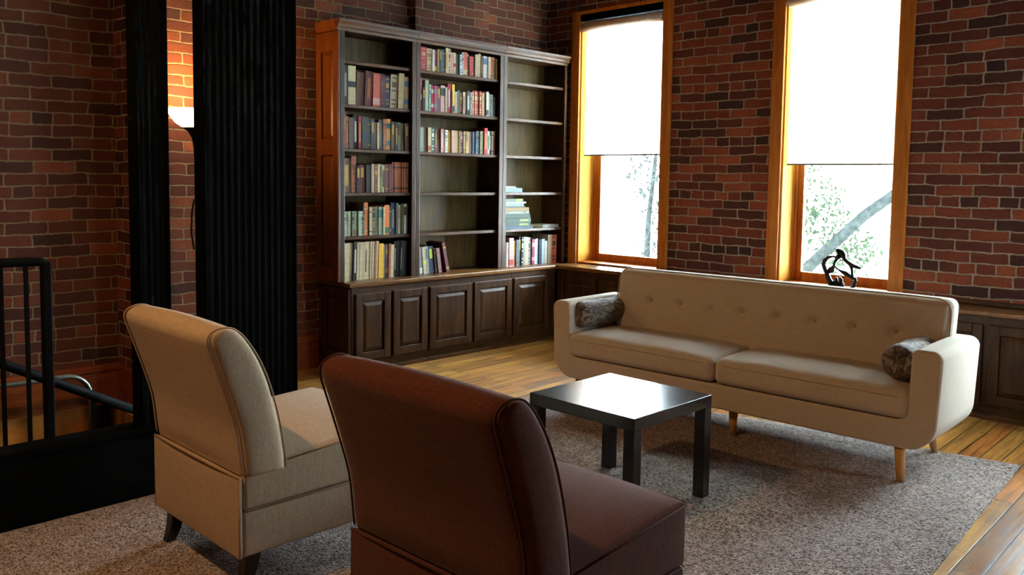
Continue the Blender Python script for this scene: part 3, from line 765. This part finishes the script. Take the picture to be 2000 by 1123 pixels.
row('second shelf of middle bookcase', 3.975, 4.765, 1.836, '36 .238 red:m:tan,22 .17 black,28 .226 palegreen:d:cream,20 .196 sage:d:blue,20 .19 red:q:white,30 .192 magenta:q:mauve,30 .19 charcoal,36 .2 pink:w:black,18 .19 beige,28 .217 red:l:white,12 .17 black,22 .216 yellow:b:navy,22 .165 tan,20 .176 teal,24 .166 brown,20 .168 tan,18 .17 slate,30 .178 black:l:white,22 .172 grey,20 .184 salmon:d:cream,20 .186 salmon:d:cream,20 .184 salmon:d:cream,20 .186 salmon:d:cream,20 .176 tan,20 .186 rust,22 .19 white:b:navy,24 .176 sage,20 .172 grey,24 .155 slate',
    'books on the second shelf of the middle bookcase')
row('third shelf of middle bookcase', 3.972, 4.765, 1.537, '16 .178 tan,34 .178 sage,32 .176 brown,26 .18 cream:b:rust,28 .18 green:d:white,20 .172 brown,26 .172 mauve,22 .174 pink:l:white,20 .172 rust,22 .17 white:d:grey,26 .166 gold,26 .17 pink,18 .17 tan,18 .168 gold,16 .17 olive,26 .17 maroon:d:pink,18 .168 tan,18 .17 gold,16 .168 tan,26 .168 brown,22 .17 blue,16 .172 slate,22 .178 paleblue:d:blue,24 .178 olive,18 .18 charcoal,30 .205 red,18 .182 white:l:green,18 .184 darkgreen:l:white,18 .184 white:s:green,16 .182 rust',
    'books on the third shelf of the middle bookcase')
row('bottom of middle bookcase', 3.985, 4.215, zt, '22 .205 grey:b:white:-4,22 .205 beige:m:lime:-5,26 .207 grey:t:green:-6,36 .205 navy:t:lime:-7,14 .19 brown:s:gold:-8,24 .19 mauve:s:red:-9',
    'books along the bottom of the middle bookcase')
row('leaning alone at bottom of middle bookcase', 4.262, 4.292, zt, '24 .235 maroon::gold:-13', 'books along the bottom of the middle bookcase')
row('bottom of right bookcase', 4.87, 5.53, zt, '22 .205 white:d:teal,14 .2 brown,20 .2 white:d:pink,44 .235 pink:b:red,24 .21 tan:d:gold,34 .218 slate,20 .24 charcoal:t:lime,20 .238 black:d:white,20 .24 grey,36 .236 beige:d:cream,20 .232 grey:d:charcoal,14 .2 slate,28 .215 magenta:q:pink,15 .21 white,24 .217 paleblue:s:white,gap 8,28 .208 navy,32 .212 paleblue:s:white,24 .195 white,12 .185 gold,44 .245 beige::tan,54 .242 salmon:d:charcoal',
    'books along the bottom of the right bookcase')
# stack lying on the fifth shelf of the right bookcase, spines to the room
def stack(y0, z, spec, where, group, x=-4.90):
    for i, e in enumerate(spec.split(',')):
        ln, th, c, yo, band, bc, wh = (e.split()+['-']*3)[:7]
        ln, th, yo = float(ln), float(th), float(yo)
        me = book_mesh(th-.0006, ln, min(.2, ln*.75), c, BANDS.get(band), bc if bc != '-' else 'brown')
        o = bpy.data.objects.new('book', me); C.objects.link(o)
        # lay down: height axis runs along +y (world), thickness axis up
        o.matrix_world = Matrix.Translation((x+random.uniform(-.006, .006), y0+yo, z+.0006)) @ Matrix(((0, -1, 0, 0), (0, 0, 1, 0), (1, 0, 0, 0), (0, 0, 0, 1)))
        nm = CN.get(c.rstrip('*'), c.rstrip('*'))
        tag(o, f'{nm} book lying flat, {ORD[i]} from bottom, {where}', 'book', group)
        z += th
stack(4.872, .936, '.345 .019 blue* 0,.295 .034 darkgreen .015 t lime*,.295 .034 darkgreen .015 t lime*,.295 .037 green* .012,.290 .022 white* .006 s sage*,.275 .030 gold* .01,.24 .012 grey* .01,.225 .020 paleblue* .006,.245 .016 white* .012,.215 .024 sage* .008 w lime*',
      'stack in right bookcase', 'books lying in a stack in the right bookcase')
stack(4.865, 1.237, '.215 .036 paleblue* 0,.135 .014 white* .004', 'pile above the big stack', 'pale books lying on the fourth shelf of the right bookcase')
stack(5.335, .936, '.205 .026 white* 0', 'alone at right end of fifth shelf', 'white book lying alone in the right bookcase')

# ---------------------------------------------------------------- slipper chairs
def slipper(name_mat, pipe_mat, label, loc, rz):
    t = thing('slipper_chair', label, 'chair', loc, rz, 'armless slipper chairs seen from behind')
    hw = .315; m, pm = name_mat, pipe_mat
    # lower band of the base
    b = NB(); rbox(b, -hw, hw, .0, .645, .128, .275, .012, (12, 12, 4), (.003, .003, 0, .004, 0, 0)); obj('base', b, m, t)
    # rear panel of the base, slightly proud, curved top edge
    b = NB(); rbox(b, -hw+.001, hw-.001, -.014, .0, .127, .39, .006, (12, 1, 8), (0, 0, .006, 0, 0, .0)); obj('rear_panel', b, m, t)
    # seat: rises to the front, crowned
    def f(p):
        k = max(0, min(1, p.y/.65)); top = max(0, min(1, (p.z-.29)/.1))
        return Vector((p.x, p.y, p.z+top*(.0+.052*k)))
    b = NB(); rbox(b, -hw, hw, .001, .65, .278, .405, .016, (16, 16, 4), (.004, .004, 0, .01, 0, .045), fn=f); obj('seat', b, m, t)
    b = NB()
    zt2 = lambda y: .401+.05*(y/.65)
    pts = [(-hw, .16, zt2(.16)), (-hw, .4, zt2(.4)), (-hw-.002, .64, zt2(.64)), (-hw+.01, .655, zt2(.655)), (0, .661, zt2(.655)+.002), (hw-.01, .655, zt2(.655)), (hw+.002, .64, zt2(.64)), (hw, .4, zt2(.4)), (hw, .16, zt2(.16))]
    tube(b, pts, .003, 6)
    pts = [(-hw-.001, 0, .277), (-hw-.003, .32, .277), (-hw-.001, .643, .277), (0, .65, .277), (hw+.001, .643, .277), (hw+.003, .32, .277), (hw+.001, 0, .277)]
    tube(b, pts, .0018, 6); obj('seat_piping', b, pm, t)
    # rolled back
    prof = [(0, .388), (-.006, .43), (-.02, .543), (-.055, .66), (-.094, .775), (-.106, .81), (-.111, .83), (-.107, .848), (-.094, .86), (-.075, .867), (-.055, .869), (-.03, .864), (-.008, .85), (.018, .822), (.055, .765), (.085, .70), (.108, .63), (.13, .54), (.145, .45), (.15, .402), (.15, .388)]
    # refine the profile for smoothness (Catmull-Rom)
    P = [Vector((a, c)) for a, c in prof]; out = []
    for i in range(len(P)-1):
        p0, p1, p2, p3 = P[max(0, i-1)], P[i], P[i+1], P[min(len(P)-1, i+2)]
        for k in range(3):
            s = k/3; out.append(.5*((2*p1)+(-p0+p2)*s+(2*p0-5*p1+4*p2-p3)*s*s+(-p0+3*p1-3*p2+p3)*s**3))
    out.append(P[-1]); n = len(out)
    cy = Vector((.0, .62))
    b = NB(); xs_ = [-hw, -hw+.002, -hw+.008, -hw+.02] + [-hw+.02+(2*hw-.04)*k/14 for k in range(1, 14)] + [hw-.02, hw-.008, hw-.002, hw]
    rings = []
    for x in xs_:
        e = 1-abs(x)/hw; ins = .010*(1-min(1, e*hw/.02))**2; bul = .008*(1-(x/hw)**2)
        ring = []
        for i, p in enumerate(out):
            tg = (out[min(n-1, i+1)]-out[max(0, i-1)]).normalized(); nn = Vector((-tg.y, tg.x))
            # outline runs up the rear and down the front: outward is to the left of travel
            s = (-ins + bul*(1 if .42 < p.y else .2))
            q = p + nn*s
            ring.append(b.verts.new((x, q.x, max(.388, q.y))))
        rings.append(ring)
    for A, B_ in zip(rings, rings[1:]):
        for i in range(n):
            j = (i+1) % n
            fc = b.faces.new((A[i], B_[i], B_[j], A[j])); fc.smooth = i != n-1
    # softly bulging side faces
    for ring, sg in ((rings[0], -1), (rings[-1], 1)):
        cen = Vector((0, 0)); 
        inner = []
        lay = [ring]
        for s_, bx in ((.12, .006), (.3, .011), (.6, .014)):
            lr = []
            for i, p in enumerate(out):
                # collapse towards the mid line of the panel
                j = n-1-i; mid = (out[i]+out[j])/2
                q = p+(mid-p)*s_
                q = Vector((q.x, .388+(q.y-.388)*(1-.03*s_)))
                lr.append(b.verts.new((ring[0].co.x+sg*bx*(1 if .39 < q.y else .3), q.x, q.y)))
            lay.append(lr)
        for A, B_ in zip(lay, lay[1:]):
            for i in range(n-1): b.faces.new((A[i], A[i+1], B_[i+1], B_[i])).smooth = True
            b.faces.new((A[n-1], A[0], B_[0], B_[n-1]))
        last = lay[-1]
        for i in range(n//2):
            j = n-1-i
            if j-i > 1:
                vs = [last[i], last[i+1], last[j-1], last[j]]
                if len(set(vs)) == 4: b.faces.new(vs).smooth = True
                elif len(set(vs)) == 3: b.faces.new(list(dict.fromkeys(vs)))
    obj('backrest', b, m, t)
    for sg in (-1, 1):
        b = NB(); tube(b, [(sg*(hw+.001), p.x, p.y) for p in out[1:-1]], .0032, 6); obj('back_piping', b, pm, t)
    b = NB(); tube(b, [(-hw, -.012, .388), (-hw*.5, -.019, .391), (0, -.021, .392), (hw*.5, -.019, .391), (hw, -.012, .388)], .0035, 6)
    for sg in (-1, 1): tube(b, [(sg*hw, -.011, .388), (sg*hw, -.012, .128)], .0025, 6)
    obj('rear_piping', b, pm, t)
    for sx in (-1, 1):
        for rear in (1, 0):
            b = NB(); n_ = 7; rg = []
            for k in range(n_):
                s = k/(n_-1); z = .128*(1-s); wv = .027-.010*s
                off = (.030*s*s) * (-1 if rear else .25)
                cx, cy2 = sx*(hw-.045), (.045 if rear else .60)+off
                rg.append([b.verts.new((cx+a*wv, cy2+c*wv, z)) for a, c in ((-1, -1), (1, -1), (1, 1), (-1, 1))])
            for A, B_ in zip(rg, rg[1:]):
                for k in range(4): b.faces.new((A[k], A[(k+1) % 4], B_[(k+1) % 4], B_[k]))
            b.faces.new(rg[0]); b.faces.new(rg[-1][::-1]); obj('leg', b, 'lacquer', t, bevel=.003)
    return t
RT = .014  # rug pile height
slipper('linen', 'linen_pipe', 'beige linen armless slipper chair on the left, seen from behind', (-2.733, 1.268, RT+.0005), R(0))
slipper('brown', 'brown_pipe', 'dark brown armless slipper chair in front, closest to the camera', (-1.553, 1.312, RT+.0005), R(1.2))

# ---------------------------------------------------------------- sofa
sofa = thing('sofa', 'long beige mid-century sofa with button-tufted back and wooden legs', 'sofa', (-2.308, 3.84, RT+.0005), R(2.0))
def arc(cx, cz, r, a0, a1, n=8): return [(cx+r*math.cos(R(a0+(a1-a0)*k/n)), cz+r*math.sin(R(a0+(a1-a0)*k/n))) for k in range(n+1)]
HWS = 1.08
def u_shape(z0, zarm, hw, aw, rail, ro, ri):
    """closed U outline in x-z"""
    right = arc(hw-ro, z0+ro, ro, -90, -5, 10) + arc(hw+.012-.045, zarm-.045, .045, 5, 90, 6) + arc(hw-aw+.03, zarm-.03, .03, 90, 178, 5)
    inner = [(hw-aw-.008, z0+rail+ri)] + arc(hw-aw-ri-.008, z0+rail+ri, ri, 0, -90, 6)[1:]
    left = [(-x, z) for x, z in inner[::-1]] + [(-x, z) for x, z in right[::-1]]
    return right + inner + left
b = NB()
poly = u_shape(.158, .612, HWS, .118, .128, .135, .05)
prism(b, poly, 0, .585, 'y'); o = obj('frame', b, 'sofa', sofa, bevel=.014, seg=4)
for p in o.data.polygons: p.use_smooth = len(p.vertices) == 4
# seat deck and cushions
for sg in (-1, 1):
    b = NB(); xa, xb = (-.967, -.002) if sg < 0 else (.002, .967)
    rbox(b, xa, xb, -.012, .47, .290, .422, .036, (26, 16, 3), (0, 0, .016, 0, .0, .030)); obj('seat_cushion', b, 'sofa', sofa)
    b = NB(); z = .392
    tube(b, [(xa+.05, -.018, z), ((xa+xb)/2, -.030, z+.004), (xb-.05, -.018, z)], .0012, 5); obj('cushion_seam', b, 'sofa_pipe', sofa)
# tufted back, leaning
BT = [(-.72+.2057*k) for k in range(8)]
def tuft(p):
    q = Vector(p)
    if p.y < .03:
        zz = p.z
        d = 0
        for bx in BT:
            r2 = ((p.x-bx)**2)/(.030**2) + ((zz-.275)**2)/(.020**2)
            d += .022*math.exp(-r2)
            r3 = ((p.x-bx)/.012)**2
            if zz < .275: d += .0015*math.exp(-r3)
        d += .004*math.exp(-((zz-.275)/.05)**2)
        q.y += d
    return q
ba = Matrix.Translation((.02, .405, .33)) @ Matrix(((1, 0, 0, 0), (0, 1, .17, 0), (0, 0, 1, 0), (0, 0, 0, 1)))
b = NB(); rbox(b, -.972, .972, 0, .13, 0, .452, .04, (200, 2, 50), (0, 0, .014, 0, 0, .006), fn=tuft, m=ba)
obj('backrest', b, 'sofa', sofa)
b = NB(); e = .0475
loop = [(x_, y_, z_-.014) for x_, y_, z_ in [(-.972+.006, 0.010, .02), (-.966, .010, .40)] + [(-.966+.07*(1-math.cos(R(a))), .010, .40+.069*math.sin(R(a))) for a in (20, 40, 60, 80)] + [(-.80, .010, .470), (.80, .010, .470)] + [(.966-.07*(1-math.cos(R(a))), .010, .40+.069*math.sin(R(a))) for a in (80, 60, 40, 20)] + [(.966, .010, .40), (.966, .010, .02)]]
tube(b, [ba @ Vector(p) for p in loop], .004, 6); obj('back_welt', b, 'sofa_pipe', sofa)
for bx in BT:
    b = NB(); c = ba @ Vector((bx, .0135, .275))
    lathe(b, [(0, .004), (.008, .003), (.011, 0), (.008, -.003), (0, -.004)], 12)
    bmesh.ops.rotate(b, verts=b.verts, cent=(0, 0, 0), matrix=Matrix.Rotation(R(90-9), 3, 'X')); bmesh.ops.translate(b, verts=b.verts, vec=c)
    obj('button', b, 'sofa_pipe', sofa)
for x, y, dx, dy in ((.915, .055, .015, -.02), (-.915, .055, -.015, -.02), (.895, .53, .012, .075), (-.895, .53, -.012, .075), (.05, .13, 0, 0)):
    b = NB(); tube(b, [(x, y, .158), (x+dx, y+dy, 0)], [.026, .017], 16)
    for v in b.verts: v.co.z = max(0, v.co.z)
    lo = obj('leg', b, 'legwood', sofa)
def bolster(label, loc, rz, ln):
    b = NB(); r = .078; prof = [(0, 0), (r*.6, .004), (r*.9, .012), (r, .035)] + [(r*(1+.03*math.sin(k*1.3)), .035+(ln-.07)*k/10) for k in range(1, 10)] + [(r, ln-.035), (r*.9, ln-.012), (r*.6, ln-.004), (0, ln)]
    lathe(b, prof, 36); bmesh.ops.rotate(b, verts=b.verts, cent=(0, 0, 0), matrix=Matrix.Rotation(R(-90), 3, 'X'))
    o = obj('bolster_cushion', b, 'fur', smooth=True); o.location = loc; o.rotation_euler = (0, 0, rz)
    return tag(o, label, 'cushion', 'striped fur bolsters on the sofa')
bolster('striped brown fur bolster against the left arm of the sofa', (-3.258, 3.86, .541), R(2), .42)
bolster('striped brown fur bolster against the right arm of the sofa', (-1.432, 3.935, .541), R(2), .40)

# ---------------------------------------------------------------- coffee table
tb = thing('coffee_table', 'small square black coffee table between the chairs and the sofa', 'table', (-2.153, 2.848, RT+.0005))
hwT = .272; zt_t = .45-RT
b = NB(); box(b, -hwT, hwT, -hwT, hwT, zt_t-.05, zt_t); obj('tabletop', b, 'lacquer', tb, bevel=.002)
for sx in (-1, 1):
    for sy in (-1, 1):
        b = NB(); x0, y0 = sx*hwT, sy*hwT
        box(b, min(x0, x0-sx*.05), max(x0, x0-sx*.05), min(y0, y0-sy*.05), max(y0, y0-sy*.05), 0, zt_t-.0505); obj('leg', b, 'lacquer', tb, bevel=.002)

# ---------------------------------------------------------------- rug
b = NB()
corn = [(-3.49, -1.2), (-.62, -1.2), (-1.07, 4.60), (-3.54, 4.33)]
corn = [(-3.49, -1.2), (-.66, -1.2), (-1.07, 4.60), (-3.56, 4.15)]
nx, ny = 60, 120; g = []
for i in range(nx+1):
    col = []
    for j in range(ny+1):
        u, v = i/nx, j/ny
        x = (corn[0][0]*(1-u)+corn[1][0]*u)*(1-v)+(corn[3][0]*(1-u)+corn[2][0]*u)*v
        y = (corn[0][1]*(1-u)+corn[1][1]*u)*(1-v)+(corn[3][1]*(1-u)+corn[2][1]*u)*v
        e = min(u, 1-u)*2.6; e2 = min(v, 1-v)*5.5; ed = min(1, min(e, e2)/.012)
        if i in (0, nx): x += random.uniform(-.0022, .0022)
        if j in (0, ny): y += random.uniform(-.0022, .0022)
        col.append(b.verts.new((x, y, .004+(RT-.004)*math.sqrt(ed))))
    g.append(col)
for i in range(nx):
    for j in range(ny): b.faces.new((g[i][j], g[i+1][j], g[i+1][j+1], g[i][j+1])).smooth = True
# skirt down to the floor
edge = [g[i][0] for i in range(nx+1)]+[g[nx][j] for j in range(1, ny+1)]+[g[i][ny] for i in range(nx-1, -1, -1)]+[g[0][j] for j in range(ny-1, 0, -1)]
low = [b.verts.new((v.co.x, v.co.y, .0005)) for v in edge]
for k in range(len(edge)):
    k2 = (k+1) % len(edge); b.faces.new((edge[k], low[k], low[k2], edge[k2]))
b.faces.new(low)
rug = obj('area_rug', b, 'rug'); tag(rug, 'large speckled grey-beige rug under the sofa, coffee table and chairs', 'rug')

# ---------------------------------------------------------------- sculpture on the counter in the second window
sc_ = thing('sculpture', 'dark openwork bronze sculpture standing at the second window behind the sofa', 'sculpture', (-2.395, 5.555, zt+.0005)); sc_.scale = (1.05, 1.05, 1.05)
def P2(px, py, d=0): # hand-measured outline, 1 unit = 1 px of the close-up (980 px per .31 m wide)
    return ((px-600)*.000345, d, (960-py)*.000345)
b = NB()
ring = [(470, 325, 10), (400, 320, 12), (310, 350, 17), (250, 420, 22), (240, 490, 22), (270, 570, 22), (310, 650, 22), (350, 740, 24), (390, 820, 26), (430, 900, 30), (500, 940, 26), (600, 945, 20), (690, 930, 15), (760, 890, 16), (820, 820, 20), (845, 740, 18), (850, 680, 10)]
tube(b, [P2(x, y, 0) for x, y, r in ring], [r*.000345*1.9 for x, y, r in ring], 10)
for v in b.verts: v.co.z = max(.0005, v.co.z)
obj('ring', b, 'bronze', sc_)
b = NB()
fig = [(455, 195, 12), (500, 205, 32), (550, 245, 46), (600, 295, 36), (640, 350, 20), (700, 405, 24), (770, 455, 26), (840, 475, 20), (925, 508, 15)]
tube(b, [P2(x, y, .01*math.sin(i)) for i, (x, y, r) in enumerate(fig)], [r*.000345*1.6 for x, y, r in fig], 10)
for st in ([(530, 300, 30), (480, 350, 22), (450, 430, 14), (445, 490, 16), (400, 560, 34), (340, 610, 24), (310, 640, 12)], [(440, 500, 14), (500, 545, 8), (580, 580, 16), (660, 605, 26), (730, 645, 22), (790, 690, 16), (850, 700, 18)], [(745, 470, 22), (770, 540, 14), (785, 610, 14), (790, 680, 18)]):
    tube(b, [P2(x, y, .008*math.cos(i)) for i, (x, y, r) in enumerate(st)], [r*.000345*1.75 for x, y, r in st], 10)
obj('figure', b, 'bronze', sc_)
b = NB()
for x, y0, y1, r in ((400, 755, 935, 26), (450, 770, 940, 34), (490, 700, 940, 26), (555, 685, 940, 26), (595, 720, 940, 20), (620, 790, 940, 20)):
    tube(b, [P2(x, y1, .012*math.sin(x)), P2(x+6, (y0+y1)/2, .014*math.sin(x)), P2(x, y0, .006)], [r*.000345*1.9, r*.000345*1.7, r*.000345*.7], 8)
for v in b.verts: v.co.z = max(.0005, v.co.z)
box(b, -.075, .02, -.03, .03, 0, .016); obj('base', b, 'bronze', sc_, bevel=.002)

# ---------------------------------------------------------------- ceiling lamps behind the viewer
for i, (x, y) in enumerate(((WARM_POS[0], WARM_POS[1]), (.2, -1.6))):
    t = thing('pendant_lamp', ('pendant lamp over the near end of the stairwell rug', 'pendant lamp behind the viewer on the right')[i], 'lamp', (x, y, 3.22), 0, 'pendant lamps behind the viewer')
    b = NB(); lathe(b, [(0, .448), (.05, .448), (.05, .479), (0, .479)], 20); obj('canopy', b, 'black_metal', t)
    b = NB(); tube(b, [(0, 0, .478), (0, 0, -.40)], .004, 6); obj('cord', b, 'black_metal', t)
    b = NB(); lathe(b, [(.02, -.40), (.03, -.42), (.10, -.47), (.14, -.53), (.137, -.53), (.098, -.475), (.028, -.426), (0, -.41)], 28); obj('lamp_shade', b, 'black_metal', t)
    b = NB(); lathe(b, [(0, -.48), (.018, -.485), (.022, -.50), (.016, -.51), (0, -.512)], 14); obj('bulb', b, 'bulb', t)

# ---------------------------------------------------------------- outside
b = NB(); box(b, -60, 60, YB+WT+.6, 90, -4.2, -4.0); o = struct('ground', b, 'outer')
def tree(label, base, path, rads, clumps, leaf, seed, n_leaf=500, branches=()):
    rnd = random.Random(seed)
    t = thing('tree', label, 'tree', base)
    b = NB(); tube(b, [Vector(p)-Vector(base) for p in path], rads, 10)
    for br, r in branches: tube(b, [Vector(p)-Vector(base) for p in br], [r]*(len(br)-1)+[r*.3], 7)
    obj('trunk', b, 'bark', t)
    b = NB()
    for (cx, cy, cz, cr) in clumps:
        for k in range(int(n_leaf*cr)):
            d = Vector((rnd.gauss(0, 1), rnd.gauss(0, 1), rnd.gauss(0, 1))).normalized()*cr*rnd.random()**.5
            c = Vector((cx, cy, cz))+d-Vector(base); s = rnd.uniform(.025, .055)
            u = Vector((rnd.gauss(0, 1), rnd.gauss(0, 1), rnd.gauss(0, 1))).normalized(); v = u.orthogonal().normalized()*s*.5; u = u*s
            q = [b.verts.new(c+p) for p in (-u, v, u, -v)]
            b.faces.new(q)
    obj('foliage', b, leaf, t)
    return t
tree('leaning grey tree trunk seen through the second window', (-6.6, 12.0, -4), [(-6.6, 12, -4), (-6.2, 12, -1.5), (-5.7, 12, .1), (-4.9, 12, .9), (-3.6, 12, 1.9), (-2.0, 12, 3.3)], [.2, .15, .09, .075, .07, .05],
     [(-5.9, 12.5, .9, .6), (-5.2, 12.3, .35, .45), (-6.1, 12.5, 2.0, .6), (-5.2, 12.2, 2.3, .4), (-4.4, 13, .3, .3)], 'leaf', 3, 900)
tree('thin pale tree seen through the first window', (-7.6, 10.5, -4), [(-7.6, 10.5, -4), (-7.55, 10.5, -1), (-7.5, 10.5, .8), (-7.3, 10.5, 2.6)], [.12, .07, .04, .02],
     [(-7.2, 10.6, 1.4, .7), (-7.0, 10.6, .4, .6), (-6.9, 10.8, 2.2, .4), (-6.3, 10.6, .9, .5)], 'leaf2', 5, 800,
     [([(-7.5, 10.5, -1.6), (-7.2, 10.5, 0.2), (-6.6, 10.5, 1.9)], .06), ([(-7.4, 10.5, -1.8), (-6.95, 10.4, .0), (-6.3, 10.5, 1.3)], .05)])
